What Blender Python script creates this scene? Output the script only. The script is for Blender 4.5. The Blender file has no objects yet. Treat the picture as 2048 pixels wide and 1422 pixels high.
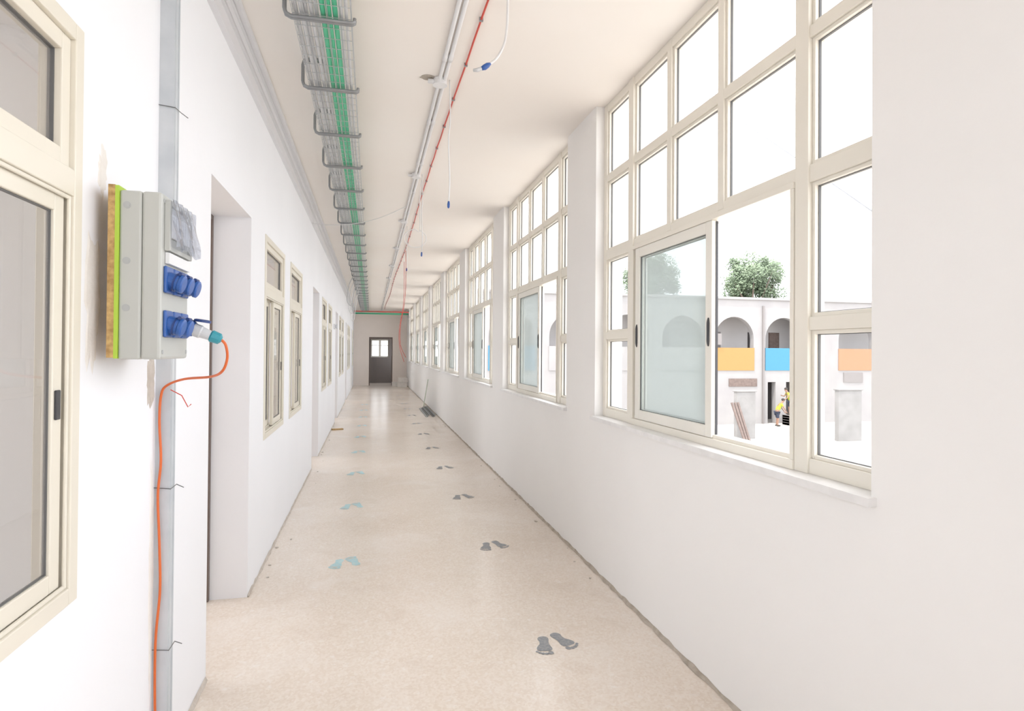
import bpy, bmesh, math, random
from mathutils import Vector, Matrix
random.seed(7)
scene = bpy.context.scene
COL = scene.collection

# ------------------------------------------------------------------ materials
def mat(name, col, rough=0.6, metal=0.0, nscale=0, namt=0.0, col2=None, bump=0.0, bscale=40, spec=0.5):
    m = bpy.data.materials.new(name); m.use_nodes = True
    nt = m.node_tree; b = nt.nodes["Principled BSDF"]
    b.inputs["Roughness"].default_value = rough
    b.inputs["Metallic"].default_value = metal
    b.inputs["Specular IOR Level"].default_value = spec
    tc = nt.nodes.new("ShaderNodeTexCoord")
    n = nt.nodes.new("ShaderNodeTexNoise"); n.inputs["Scale"].default_value = nscale or 6
    n.inputs["Detail"].default_value = 5
    nt.links.new(tc.outputs["Object"], n.inputs["Vector"])
    r = nt.nodes.new("ShaderNodeValToRGB")
    r.color_ramp.elements[0].position = 0.35; r.color_ramp.elements[1].position = 0.65
    c2 = col2 or tuple(c*(1-(namt or 0.03)) for c in col)
    r.color_ramp.elements[0].color = (*c2, 1); r.color_ramp.elements[1].color = (*col, 1)
    nt.links.new(n.outputs["Fac"], r.inputs["Fac"])
    nt.links.new(r.outputs["Color"], b.inputs["Base Color"])
    if bump:
        n2 = nt.nodes.new("ShaderNodeTexNoise"); n2.inputs["Scale"].default_value = bscale
        n2.inputs["Detail"].default_value = 6
        nt.links.new(tc.outputs["Object"], n2.inputs["Vector"])
        bp = nt.nodes.new("ShaderNodeBump"); bp.inputs["Strength"].default_value = bump
        bp.inputs["Distance"].default_value = 0.01
        nt.links.new(n2.outputs["Fac"], bp.inputs["Height"]); nt.links.new(bp.outputs["Normal"], b.inputs["Normal"])
    return m

def glass(name, tint, gloss=1.0, haze=0.0, hazecol=(0.8,0.85,0.85)):
    """thin glass: transparent plus a Schlick reflection, optional diffuse haze"""
    m = bpy.data.materials.new(name); m.use_nodes = True
    nt = m.node_tree; nt.nodes.clear(); L = nt.links
    o = nt.nodes.new("ShaderNodeOutputMaterial")
    t = nt.nodes.new("ShaderNodeBsdfTransparent"); t.inputs[0].default_value = (*tint, 1)
    g = nt.nodes.new("ShaderNodeBsdfGlossy"); g.inputs["Roughness"].default_value = 0.02
    lw = nt.nodes.new("ShaderNodeLayerWeight"); lw.inputs[0].default_value = 0.5
    pw = nt.nodes.new("ShaderNodeMath"); pw.operation = 'POWER'; pw.inputs[1].default_value = 5
    ma = nt.nodes.new("ShaderNodeMath"); ma.operation = 'MULTIPLY_ADD'; ma.inputs[1].default_value = 0.9*gloss; ma.inputs[2].default_value = 0.06*gloss
    mx = nt.nodes.new("ShaderNodeMixShader")
    L.new(lw.outputs["Facing"], pw.inputs[0]); L.new(pw.outputs[0], ma.inputs[0]); L.new(ma.outputs[0], mx.inputs[0])
    L.new(t.outputs[0], mx.inputs[1]); L.new(g.outputs[0], mx.inputs[2])
    last = mx
    if haze:
        d = nt.nodes.new("ShaderNodeBsdfDiffuse"); d.inputs[0].default_value = (*hazecol, 1)
        tr = nt.nodes.new("ShaderNodeBsdfTranslucent"); tr.inputs[0].default_value = (*hazecol, 1)
        m3 = nt.nodes.new("ShaderNodeMixShader"); m3.inputs[0].default_value = 0.5
        L.new(d.outputs[0], m3.inputs[1]); L.new(tr.outputs[0], m3.inputs[2])
        m2 = nt.nodes.new("ShaderNodeMixShader"); m2.inputs[0].default_value = haze
        L.new(mx.outputs[0], m2.inputs[1]); L.new(m3.outputs[0], m2.inputs[2]); last = m2
    L.new(last.outputs[0], o.inputs[0])
    return m

def floor_mat():
    m = bpy.data.materials.new("terrazzo_floor"); m.use_nodes = True
    nt = m.node_tree; b = nt.nodes["Principled BSDF"]; L = nt.links
    tc = nt.nodes.new("ShaderNodeTexCoord")
    def noise(s, d=5, dist=0.0):
        n = nt.nodes.new("ShaderNodeTexNoise"); n.inputs["Scale"].default_value = s; n.inputs["Detail"].default_value = d
        n.inputs["Distortion"].default_value = dist
        L.new(tc.outputs["Object"], n.inputs["Vector"]); return n
    def ramp(p0, c0, p1, c1):
        r = nt.nodes.new("ShaderNodeValToRGB"); e = r.color_ramp.elements
        e[0].position = p0; e[1].position = p1; e[0].color = (*c0, 1); e[1].color = (*c1, 1); r.color_ramp.interpolation = 'EASE'; return r
    base = ramp(0.3, (0.77, 0.665, 0.56), 0.7, (0.84, 0.745, 0.65)); L.new(noise(0.8, 4).outputs["Fac"], base.inputs["Fac"])
    v = nt.nodes.new("ShaderNodeTexVoronoi"); v.inputs["Scale"].default_value = 90
    L.new(tc.outputs["Object"], v.inputs["Vector"])
    sp = ramp(0.0, (0.0,)*3, 1.0, (1.0,)*3); L.new(v.outputs["Color"], sp.inputs["Fac"])
    mx = nt.nodes.new("ShaderNodeMix"); mx.data_type = 'RGBA'; mx.blend_type = 'SOFT_LIGHT'
    mx.inputs[0].default_value = 0.24
    L.new(base.outputs["Color"], mx.inputs[6]); L.new(sp.outputs["Color"], mx.inputs[7])
    def layer(prev, fac_out, amt, col):
        mu = nt.nodes.new("ShaderNodeMath"); mu.operation = 'MULTIPLY'; mu.inputs[1].default_value = amt
        L.new(fac_out, mu.inputs[0])
        k = nt.nodes.new("ShaderNodeMix"); k.data_type = 'RGBA'
        L.new(mu.outputs[0], k.inputs[0]); L.new(prev, k.inputs[6]); k.inputs[7].default_value = (*col, 1); return k.outputs[2]
    ch = ramp(0.56, (0,)*3, 0.74, (1,)*3); L.new(noise(22, 6).outputs["Fac"], ch.inputs["Fac"])
    c = layer(mx.outputs[2], ch.outputs["Color"], 0.40, (0.91, 0.88, 0.84))
    dk = ramp(0.52, (0,)*3, 0.80, (1,)*3); L.new(noise(4, 9, 0.4).outputs["Fac"], dk.inputs["Fac"])
    c = layer(c, dk.outputs["Color"], 0.34, (0.64, 0.52, 0.42))
    du = ramp(0.50, (0,)*3, 0.72, (1,)*3); L.new(noise(1.7, 8, 0.8).outputs["Fac"], du.inputs["Fac"])
    c = layer(c, du.outputs["Color"], 0.35, (0.90, 0.85, 0.80))
    L.new(c, b.inputs["Base Color"])
    b.inputs["Roughness"].default_value = 0.23
    bp = nt.nodes.new("ShaderNodeBump"); bp.inputs["Strength"].default_value = 0.012; bp.inputs["Distance"].default_value = 0.01
    L.new(noise(4, 1).outputs["Fac"], bp.inputs["Height"]); L.new(bp.outputs["Normal"], b.inputs["Normal"])
    return m

M_WL = mat("white_plaster_left", (0.89, 0.895, 0.925), 0.85, nscale=1.5, namt=0.02, bump=0.08, bscale=25)
M_WR = mat("white_plaster_right", (0.905, 0.89, 0.87), 0.85, nscale=1.5, namt=0.02, bump=0.08, bscale=25)
M_CEIL = mat("ceiling_plaster", (0.945, 0.90, 0.85), 0.9, nscale=0.9, col2=(0.935, 0.875, 0.815), bump=0.06, bscale=12)
M_END = mat("end_wall_plaster", (0.97, 0.88, 0.81), 0.9, nscale=2, namt=0.03)
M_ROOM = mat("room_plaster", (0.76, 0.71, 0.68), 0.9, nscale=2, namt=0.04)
M_FLOOR = floor_mat()
M_FRAME = mat("cream_aluminium", (0.85, 0.805, 0.705), 0.35, nscale=3, namt=0.03)
M_FRAMEW = mat("pale_cream_aluminium", (0.86, 0.83, 0.75), 0.35, nscale=3, namt=0.03)
M_FRAMEL = mat("beige_aluminium", (0.77, 0.72, 0.61), 0.35, nscale=3, namt=0.03)
M_GASK = mat("black_rubber", (0.03, 0.03, 0.035), 0.5)
M_GASKG = mat("dark_grey_rubber", (0.10, 0.10, 0.10), 0.5)
M_GLASS = glass("clear_glass", (0.98, 0.985, 0.985))
M_GLASS2 = glass("dusty_sash_glass", (0.63, 0.67, 0.66), haze=0.34, hazecol=(0.60, 0.64, 0.63))
M_GLASSL = glass("room_tone_glass", (0.68, 0.68, 0.67), gloss=1.3, haze=0.24, hazecol=(0.58, 0.55, 0.52))  # haze colour lightens the panes, standing in for the room's tone behind
M_SILL = mat("marble_sill", (0.86, 0.85, 0.84), 0.35, nscale=14, col2=(0.78, 0.77, 0.76))
M_PVC = mat("white_pvc", (0.83, 0.83, 0.84), 0.4)
M_TRUNK = mat("grey_white_trunking", (0.76, 0.76, 0.79), 0.4)
M_PVCG = mat("light_grey_pvc", (0.62, 0.63, 0.66), 0.4)
M_GALV = mat("galvanised_steel", (0.58, 0.60, 0.62), 0.45, metal=0.3, nscale=18, col2=(0.47, 0.49, 0.51))
M_CHAN = mat("dusty_galvanised_channel", (0.62, 0.64, 0.66), 0.6, metal=0.1, nscale=6, col2=(0.50, 0.53, 0.56))
M_GALVD = mat("galvanised_bracket", (0.29, 0.30, 0.31), 0.4, metal=0.5, nscale=18, namt=0.15)
M_GREEN = mat("green_cable_jacket", (0.06, 0.50, 0.26), 0.45)
M_GREYC = mat("grey_cable_jacket", (0.60, 0.61, 0.62), 0.5)
M_GREYC2 = mat("dark_grey_cable_jacket", (0.46, 0.47, 0.48), 0.5)
M_WHITEC = mat("white_cable_jacket", (0.80, 0.80, 0.80), 0.4)
M_RED = mat("red_cable_jacket", (0.60, 0.04, 0.02), 0.45)
M_ORANGE = mat("orange_cable_jacket", (0.72, 0.12, 0.015), 0.45)
M_BLUE = mat("blue_socket_plastic", (0.02, 0.09, 0.36), 0.35)
M_BLUED = mat("dark_blue_socket", (0.01, 0.035, 0.17), 0.4)
M_TEAL = mat("teal_plastic", (0.02, 0.27, 0.34), 0.4)
M_BOX = mat("grey_enclosure_plastic", (0.50, 0.51, 0.48), 0.4, nscale=4, namt=0.03)
M_BOXD = mat("grey_enclosure_seam", (0.42, 0.43, 0.43), 0.5)
M_OSB = mat("osb_board", (0.60, 0.38, 0.14), 0.8, nscale=60, col2=(0.34, 0.19, 0.06), bump=0.3, bscale=80)
M_LIME = mat("lime_green_paint", (0.42, 0.62, 0.05), 0.6)
M_STRIPG = mat("pale_green_strip_paint", (0.56, 0.64, 0.50), 0.6)
M_FILM = glass("clear_plastic_film", (0.62, 0.64, 0.70), gloss=1.6, haze=0.35, hazecol=(0.36, 0.38, 0.44))
M_MORTAR = mat("rough_mortar", (0.50, 0.44, 0.37), 0.95, nscale=14, col2=(0.36, 0.31, 0.25), bump=0.5, bscale=60)
M_MORTARL = mat("dusty_mortar", (0.62, 0.56, 0.50), 0.95, nscale=14, col2=(0.50, 0.44, 0.38), bump=0.5, bscale=60)
M_PATCH = mat("plaster_patch", (0.84, 0.81, 0.77), 0.95, nscale=14, col2=(0.77, 0.73, 0.68), bump=0.3, bscale=60)
M_PRINTG = mat("grey_floor_paint", (0.20, 0.22, 0.24), 0.5, nscale=60, col2=(0.32, 0.32, 0.33))
M_PRINTB = mat("pale_blue_floor_paint", (0.34, 0.64, 0.71), 0.5, nscale=40, col2=(0.55, 0.68, 0.68))
M_DARKWOOD = mat("dark_brown_frame", (0.14, 0.10, 0.085), 0.5)
M_DARKGREY = mat("dark_lobby_paint", (0.20, 0.175, 0.165), 0.8)
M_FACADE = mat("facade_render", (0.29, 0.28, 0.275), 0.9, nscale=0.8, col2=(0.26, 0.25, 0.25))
M_REAR = mat("lightened_facade_render", (0.52, 0.50, 0.49), 0.9, nscale=0.8, col2=(0.48, 0.46, 0.45))  # facade render lightened in colour to offset the shade under the arches
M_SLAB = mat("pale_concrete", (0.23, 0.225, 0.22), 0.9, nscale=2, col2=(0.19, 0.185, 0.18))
M_GROUND = mat("pale_gravel", (0.56, 0.52, 0.48), 0.95, nscale=0.5, col2=(0.46, 0.43, 0.39), bump=0.3, bscale=3)
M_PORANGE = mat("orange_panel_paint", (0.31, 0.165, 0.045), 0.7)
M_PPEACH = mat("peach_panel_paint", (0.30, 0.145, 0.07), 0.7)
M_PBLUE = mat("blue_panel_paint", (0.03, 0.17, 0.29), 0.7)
M_XDARK = mat("dark_doorway_paint", (0.03, 0.025, 0.025), 0.7)
M_XGREY = mat("grey_door_paint", (0.18, 0.165, 0.16), 0.7)
M_BROWN = mat("brown_timber", (0.10, 0.07, 0.06), 0.7, nscale=8, col2=(0.14, 0.10, 0.085))
M_LEAF = mat("tree_foliage", (0.20, 0.26, 0.16), 0.8, nscale=0.8, col2=(0.12, 0.17, 0.10))
M_BARK = mat("tree_bark", (0.12, 0.09, 0.07), 0.9)
M_SKIN = mat("skin", (0.24, 0.13, 0.085), 0.6)
M_HIVIS = mat("hi_vis_yellow", (0.34, 0.42, 0.02), 0.7)
M_NAVY = mat("navy_cloth", (0.015, 0.022, 0.045), 0.8)
M_HAIR = mat("dark_hair", (0.02, 0.015, 0.01), 0.7)
M_SCAF = mat("white_scaffold_paint", (0.40, 0.40, 0.40), 0.5)
M_WIRE = mat("grey_wire", (0.25, 0.26, 0.28), 0.5)

# ------------------------------------------------------------------ mesh builder
class MB:
    def __init__(s): s.v = []; s.f = []; s.mi = []
    def add(s, v, f, mi=0):
        o = len(s.v); s.v += [tuple(p) for p in v]; s.f += [tuple(i+o for i in q) for q in f]; s.mi += [mi]*len(f); return s
    def box(s, x0, x1, y0, y1, z0, z1, mi=0):
        v = [(x0,y0,z0),(x1,y0,z0),(x1,y1,z0),(x0,y1,z0),(x0,y0,z1),(x1,y0,z1),(x1,y1,z1),(x0,y1,z1)]
        f = [(0,3,2,1),(4,5,6,7),(0,1,5,4),(1,2,6,5),(2,3,7,6),(3,0,4,7)]
        return s.add(v, f, mi)
    def pane(s, x, y0, y1, z0, z1):
        return s.add([(x,y0,z0),(x,y1,z0),(x,y1,z1),(x,y0,z1)], [(0,1,2,3)])
    def tube(s, pts, r, n=8, mi=0, smooth_pts=0):
        pts = [Vector(p) for p in pts]
        rs = list(r) if isinstance(r, (list, tuple)) else [r]*len(pts)
        if smooth_pts:
            nr = []
            for i in range(len(pts)-1):
                for j in range(smooth_pts): nr.append(rs[i]+(rs[i+1]-rs[i])*j/smooth_pts)
            nr.append(rs[-1]); rs = nr
            pts = spline(pts, smooth_pts)
        v = []; f = []; up = None
        for i, p in enumerate(pts):
            t = (pts[min(i+1, len(pts)-1)] - pts[max(i-1, 0)])
            if t.length < 1e-9: t = Vector((0,0,1))
            t.normalize()
            if up is None:
                a = Vector((0,0,1)) if abs(t.z) < 0.9 else Vector((1,0,0)); up = (a - t*a.dot(t)).normalized()
            else:
                up = up - t*up.dot(t)
                up = up.normalized() if up.length > 1e-6 else t.orthogonal().normalized()
            sd = t.cross(up)
            for k in range(n):
                a = 2*math.pi*(k+0.5)/n
                v.append(p + (up*math.sin(a) + sd*math.cos(a))*rs[i])
        for i in range(len(pts)-1):
            for k in range(n):
                f.append((i*n+k, i*n+(k+1)%n, (i+1)*n+(k+1)%n, (i+1)*n+k))
        f.append(tuple(range(n-1, -1, -1))); f.append(tuple((len(pts)-1)*n+k for k in range(n)))
        return s.add(v, f, mi)
    def sphere(s, c, rx, ry=None, rz=None, n=12, mi=0, jit=0.0):
        ry = ry or rx; rz = rz or rx; v = []; f = []; m = n//2
        for i in range(m+1):
            th = math.pi*i/m
            for k in range(n):
                ph = 2*math.pi*k/n; q = 1+jit*(random.random()-0.5) if 0 < i < m else 1
                v.append((c[0]+rx*q*math.sin(th)*math.cos(ph), c[1]+ry*q*math.sin(th)*math.sin(ph), c[2]+rz*math.cos(th)))
        for i in range(m):
            for k in range(n): f.append((i*n+k, (i+1)*n+k, (i+1)*n+(k+1)%n, i*n+(k+1)%n))
        return s.add(v, f, mi)
    def ring(s, x0, x1, y0, y1, z0, z1, w, mi=0):
        s.box(x0,x1,y0,y0+w,z0,z1,mi); s.box(x0,x1,y1-w,y1,z0,z1,mi)
        s.box(x0,x1,y0+w,y1-w,z0,z0+w,mi); s.box(x0,x1,y0+w,y1-w,z1-w,z1,mi); return s
    def fin(s, name, mats, parent=None, loc=None, bevel=0, smooth=False, rot=None, **props):
        v = s.v
        if loc is None:
            if parent is None:
                xs=[p[0] for p in v]; ys=[p[1] for p in v]; zs=[p[2] for p in v]
                loc = ((min(xs)+max(xs))/2, (min(ys)+max(ys))/2, min(zs))
                v = [(p[0]-loc[0], p[1]-loc[1], p[2]-loc[2]) for p in v]
            else: loc = (0,0,0)
        me = bpy.data.meshes.new(name); me.from_pydata(v, [], s.f)
        if not isinstance(mats, (list, tuple)): mats = [mats]
        for m in mats: me.materials.append(m)
        for p, i in zip(me.polygons, s.mi): p.material_index = i; p.use_smooth = smooth
        me.validate(); me.update()
        o = bpy.data.objects.new(name, me); COL.objects.link(o); o.location = loc
        if rot: o.rotation_euler = rot
        if parent: o.parent = parent
        if bevel:
            b = o.modifiers.new("bevel", 'BEVEL'); b.width = bevel; b.segments = 2; b.limit_method = 'ANGLE'
        for k, val in props.items(): o[k] = val
        return o

def spline(p, n):
    out = []
    for i in range(len(p)-1):
        p0 = p[max(i-1,0)]; p1 = p[i]; p2 = p[i+1]; p3 = p[min(i+2,len(p)-1)]
        for j in range(n):
            t = j/n
            out.append(0.5*((2*p1) + (p2-p0)*t + (2*p0-5*p1+4*p2-p3)*t*t + (3*p1-p0-3*p2+p3)*t**3))
    out.append(p[-1]); return out

def empty(name, loc, **props):
    o = bpy.data.objects.new(name, None); COL.objects.link(o); o.location = loc; o.empty_display_size = 0.1
    for k, v in props.items(): o[k] = v
    return o

def copy_tree(src, loc, name=None):
    n = src.copy(); COL.objects.link(n); n.location = loc
    for c in src.children:
        k = c.copy(); COL.objects.link(k); k.parent = n
        for g in c.children:
            q = g.copy(); COL.objects.link(q); q.parent = k
    if name: n.name = name
    return n

def grid_wall(name, x0, x1, ys, zs, holes, m, axis='Y', **props):
    A = sorted(set([ys[0], ys[1]] + [h[0] for h in holes] + [h[1] for h in holes]))
    Z = sorted(set([zs[0], zs[1]] + [h[2] for h in holes] + [h[3] for h in holes]))
    def solid(i, j):
        if i < 0 or j < 0 or i >= len(A)-1 or j >= len(Z)-1: return False
        a = (A[i]+A[i+1])/2; z = (Z[j]+Z[j+1])/2
        return not any(h[0] < a < h[1] and h[2] < z < h[3] for h in holes)
    bm = bmesh.new(); cache = {}
    def V(t, i, j):
        k = (t, i, j)
        if k not in cache:
            x = (x0, x1)[t]
            cache[k] = bm.verts.new((x, A[i], Z[j]) if axis == 'Y' else (A[i], x, Z[j]))
        return cache[k]
    for i in range(len(A)-1):
        for j in range(len(Z)-1):
            if not solid(i, j): continue
            bm.faces.new([V(0,i,j), V(0,i,j+1), V(0,i+1,j+1), V(0,i+1,j)])
            bm.faces.new([V(1,i,j), V(1,i+1,j), V(1,i+1,j+1), V(1,i,j+1)])
            if not solid(i-1, j): bm.faces.new([V(0,i,j), V(1,i,j), V(1,i,j+1), V(0,i,j+1)])
            if not solid(i+1, j): bm.faces.new([V(0,i+1,j), V(0,i+1,j+1), V(1,i+1,j+1), V(1,i+1,j)])
            if not solid(i, j-1): bm.faces.new([V(0,i,j), V(0,i+1,j), V(1,i+1,j), V(1,i,j)])
            if not solid(i, j+1): bm.faces.new([V(0,i,j+1), V(1,i,j+1), V(1,i+1,j+1), V(0,i+1,j+1)])
    bmesh.ops.recalc_face_normals(bm, faces=bm.faces[:])
    me = bpy.data.meshes.new(name); bm.to_mesh(me); bm.free(); me.materials.append(m)
    o = bpy.data.objects.new(name, me); COL.objects.link(o)
    for k, v in props.items(): o[k] = v
    return o

# ------------------------------------------------------------------ dimensions (metres)
XL, XLB = -0.715, -0.945
XR, XRB = 1.505, 1.705
YB, YE = -3.0, 26.2
HC = 3.2
HT = HC - 0.002
XROOM = -4.6
S = dict(kind="structure")

WW = 2.35; WP = 2.97
RW = [1.55 + WP*k for k in range(-1, 8)]
grid_wall("wall_right", XR, XRB, (YB, YE), (0, HC), [(y, y+WW, 1.03, HC) for y in RW], M_WR,
          label="long white plastered corridor wall with tall window openings", category="wall", **S)
DP = 4.95
DOORS = [2.97 + DP*k for k in range(5)]
WA = [4.40 + DP*k for k in range(5)]
WBn = [0.775 + DP*k for k in range(5)]
LWW = 0.93
holes = [(y, y+0.94, 0, 2.30) for y in DOORS] + [(y, y+LWW, 0.88, 2.29) for y in WA+WBn]
grid_wall("wall_left", XLB, XL, (YB, YE), (0, HC), holes, M_WL,
          label="white plastered classroom wall with doorways and sliding windows", category="wall", **S)
grid_wall("wall_end", YE, YE+0.2, (XROOM-0.2, XRB), (0, HC), [(-0.08, 0.90, 0, 2.06)], M_END, axis='X',
          label="pinkish plastered end wall with a dark doorway", category="wall", **S)
grid_wall("wall_back", YB-0.2, YB, (XROOM-0.2, XRB), (0, HC), [(-0.45, 0.75, 0.9, 2.6)], M_WR, axis='X',  # opening behind the camera, added to light the surfaces facing it
          label="white plastered wall with an unseen opening added to let in daylight", category="wall", **S)
grid_wall("wall_classroom", XROOM-0.2, XROOM, (YB, YE), (0, HC), [(max(2.70+DP*k+0.3, YB+0.3), min(2.70+DP*k+4.5, YE-0.3), 0.9, 3.0) for k in range(-1, 5)], M_ROOM,  # bare openings added so daylight fills the rooms and reaches the corridor
          label="off-white classroom outer wall with unseen openings added for daylight", category="wall", **S)
for k in range(0, 5):
    y = 2.55 + DP*k
    MB().box(XROOM, XLB, y, y+0.15, 0, HC).fin("wall_partition", M_ROOM, label="off-white partition wall between classrooms", category="wall", **S)
MB().box(XROOM-0.2, XRB, YB-0.2, YE+2.4, -0.25, 0).fin("floor", M_FLOOR, loc=(0,0,0), label="dusty pinkish beige terrazzo corridor floor", category="floor", **S)
MB().box(XROOM-0.2, XRB+0.05, YB-0.2, YE+2.4, HC, HC+0.25).fin("ceiling", M_CEIL, loc=(0,0,0), label="bare cream plastered ceiling", category="ceiling", **S)

grid_wall("wall_lobby", YE+2.0, YE+2.2, (-1.4, 1.705), (0, HC), [(0.0, 0.80, 1.18, 2.0)], M_DARKGREY, axis='X',
          label="dark painted lobby wall with a small window", category="wall", **S)
MB().box(-1.5, -1.4, YE+0.2, YE+2.2, 0, HC).fin("wall_lobby_side", M_DARKGREY, label="dark lobby side wall", category="wall", **S)
grid_wall("wall_lobby_side", 1.605, 1.705, (YE+0.2, YE+2.0), (0, HC), [(YE+0.5, YE+1.7, 1.0, 2.2)], M_DARKGREY,  # side opening out of view, added to brighten the dark lobby
          label="dark lobby side wall with an unseen opening added for light", category="wall", **S)

# ------------------------------------------------------------------ right windows
def right_window():
    e = empty("window_1", (XR, RW[1], 0), label="tall cream aluminium grid window with sliding sashes", category="window", group="corridor windows", **S)
    fx0, fx1 = 0.06, 0.125
    zb, zt = 1.06, HC
    f = MB()
    f.box(fx0, fx1, 0, 0.05, zb, zt); f.box(fx0, fx1, WW-0.05, WW, zb, zt)
    f.box(fx0-0.006, fx1, 0.345, 0.415, zb, zt); f.box(fx0-0.006, fx1, 1.865, 1.935, zb, zt)
    for c in (0.925, 1.42): f.box(fx0, fx1, c-0.024, c+0.024, 2.16, zt)
    f.box(fx0+0.002, fx1-0.002, 0, WW, zb, zb+0.055); f.box(fx0+0.002, fx1-0.002, 0, WW, zt-0.05, zt)
    f.box(fx0+0.002, fx1-0.002, 0, WW, 2.13, 2.195); f.box(fx0+0.002, fx1-0.002, 0, WW, 2.665, 2.71)
    for a, b in ((0, 0.38), (1.90, WW)): f.box(fx0+0.002, fx1-0.002, a, b, 1.585, 1.635)
    f.box(fx0-0.014, fx1+0.01, 0.416, 1.864, zb, zb+0.038); f.box(fx0-0.014, fx1+0.01, 0.416, 1.864, 2.126, 2.15)
    f.box(fx0-0.012, fx1+0.008, 0.417, 0.435, zb+0.038, 2.126); f.box(fx0-0.012, fx1+0.008, 1.845, 1.863, zb+0.038, 2.126)
    g = MB(); p = MB()
    ylims = [(0.05, 0.345), (0.415, 0.901), (0.949, 1.396), (1.444, 1.865), (1.935, 2.30)]
    zr = [(1.115, 1.585), (1.635, 2.13), (2.195, 2.665), (2.71, 3.15)]
    for ci, (a, b) in enumerate(ylims):
        for zi, (c, d) in enumerate(zr):
            if ci in (1, 2, 3) and zi < 2: continue
            f.ring(0.072, 0.115, a, b, c, d, 0.014)
            g.ring(0.087, 0.097, a+0.014, b-0.014, c+0.014, d-0.014, 0.003)
            p.pane(0.092, a+0.016, b-0.016, c+0.016, d-0.016)
    f.fin("frame", M_FRAME, parent=e, bevel=0.002)
    g.fin("gasket", M_GASKG, parent=e); p.fin("glass_pane", M_GLASS, parent=e)
    for (x0, x1, a, b, hand) in ((0.052, 0.082, 0.98, 1.82, True), (0.090, 0.118, 1.035, 1.845, False)):
        s = MB()
        z0, z1, w = 1.10, 2.125, 0.055
        s.ring(x0, x1, a, b, z0, z1, w)
        so = s.fin("sash", M_FRAMEW, parent=e, bevel=0.003)
        MB().ring(x0+0.010, x1-0.010, a+w, b-w, z0+w, z1-w, 0.003).fin("gasket", M_GASKG, parent=so)
        MB().pane((x0+x1)/2, a+w, b-w, z0+w, z1-w).fin("glass_pane", M_GLASS2, parent=so)
        if hand:
            MB().box(x0+0.020, x1+0.002, a-0.003, a, z0+0.01, z1-0.005).fin("brush_seal", M_GASK, parent=so)
            for yc in (a+0.025, b-0.028):
                h = MB()
                h.tube([(x0-0.001, yc, 1.53+0.0085*i) for i in range(0, 17)],
                       [0.003, 0.006, 0.008] + [0.009]*11 + [0.008, 0.006, 0.003], n=10)
                h.fin("handle", M_GASK, parent=so, smooth=True)
    return e
w1 = right_window()
def sill(y, n):
    m = MB(); m.box(0.0, 0.20, 0.0, WW, 1.0302, 1.06)
    m.box(-0.03, 0.0, -0.02, WW+0.02, 1.034, 1.06)
    return m.fin("trim_%d" % n, M_SILL, loc=(XR, y, 0), label="grey-white marble window sill", category="window sill", group="marble window sills", **S)
for i, y in enumerate(RW):
    if i == 0: continue
    if i > 1: copy_tree(w1, (XR, y, 0), "window_%d" % i)
    sill(y, i)

# ------------------------------------------------------------------ left windows
def left_window():
    e = empty("window_20", (XL, WBn[0], 0), label="beige aluminium sliding window with a fixed top light", category="window", group="classroom windows", **S)
    f = MB(); g = MB(); p = MB(); W = LWW
    x0, x1 = -0.075, 0.008
    f.ring(x0, x1, -0.004, W+0.004, 0.876, 2.294, 0.042)
    f.box(x0+0.001, x1-0.001, 0.03, W-0.03, 1.87, 1.935)
    f.ring(-0.05, -0.004, 0.038, W-0.038, 1.935, 2.252, 0.042)
    g.ring(-0.034, -0.020, 0.080, W-0.080, 1.977, 2.210, 0.003)
    p.pane(-0.028, 0.082, W-0.082, 1.979, 2.208)
    f.ring(-0.040, -0.032, 0.038, W-0.038, 0.918, 1.87, 0.014)
    f.ring(-0.006, 0.002, 0.038, W-0.038, 0.918, 1.87, 0.010)
    f.fin("frame", M_FRAMEL, parent=e, bevel=0.003); g.fin("gasket", M_GASKG, parent=e); p.fin("glass_pane", M_GLASSL, parent=e)
    for (a0, a1, ya, yb) in ((-0.031, -0.009, 0.455, W-0.05), (-0.066, -0.043, 0.05, 0.50)):
        s = MB().ring(a0, a1, ya, yb, 0.925, 1.868, 0.045).fin("sash", M_FRAMEL, parent=e, bevel=0.003)
        MB().ring(a0+0.007, a1-0.007, ya+0.045, yb-0.045, 0.97, 1.823, 0.003).fin("gasket", M_GASKG, parent=s)
        MB().pane((a0+a1)/2, ya+0.045, yb-0.045, 0.97, 1.823).fin("glass_pane", M_GLASSL, parent=s)
        if ya > 0.2:
            MB().box(a1, a1+0.006, yb-0.036, yb-0.016, 1.33, 1.40).fin("handle", M_GASK, parent=s, bevel=0.002)
    return e
lw = left_window()
n = 21
for y in WBn[1:] + WA:
    copy_tree(lw, (XL, y, 0), "window_%d" % n); n += 1

for i, y in enumerate(DOORS):
    m = MB(); x0, x1 = XLB-0.015, XLB+0.020
    m.box(x0, x1, y+0.001, y+0.030, 0, 2.299); m.box(x0, x1, y+0.910, y+0.939, 0, 2.299); m.box(x0, x1, y+0.030, y+0.910, 2.27, 2.299)
    m.fin("door_%d" % (i+1), M_DARKWOOD, bevel=0.002, label="dark brown door frame in an open classroom doorway", category="door frame", group="classroom door frames", **S)

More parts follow.
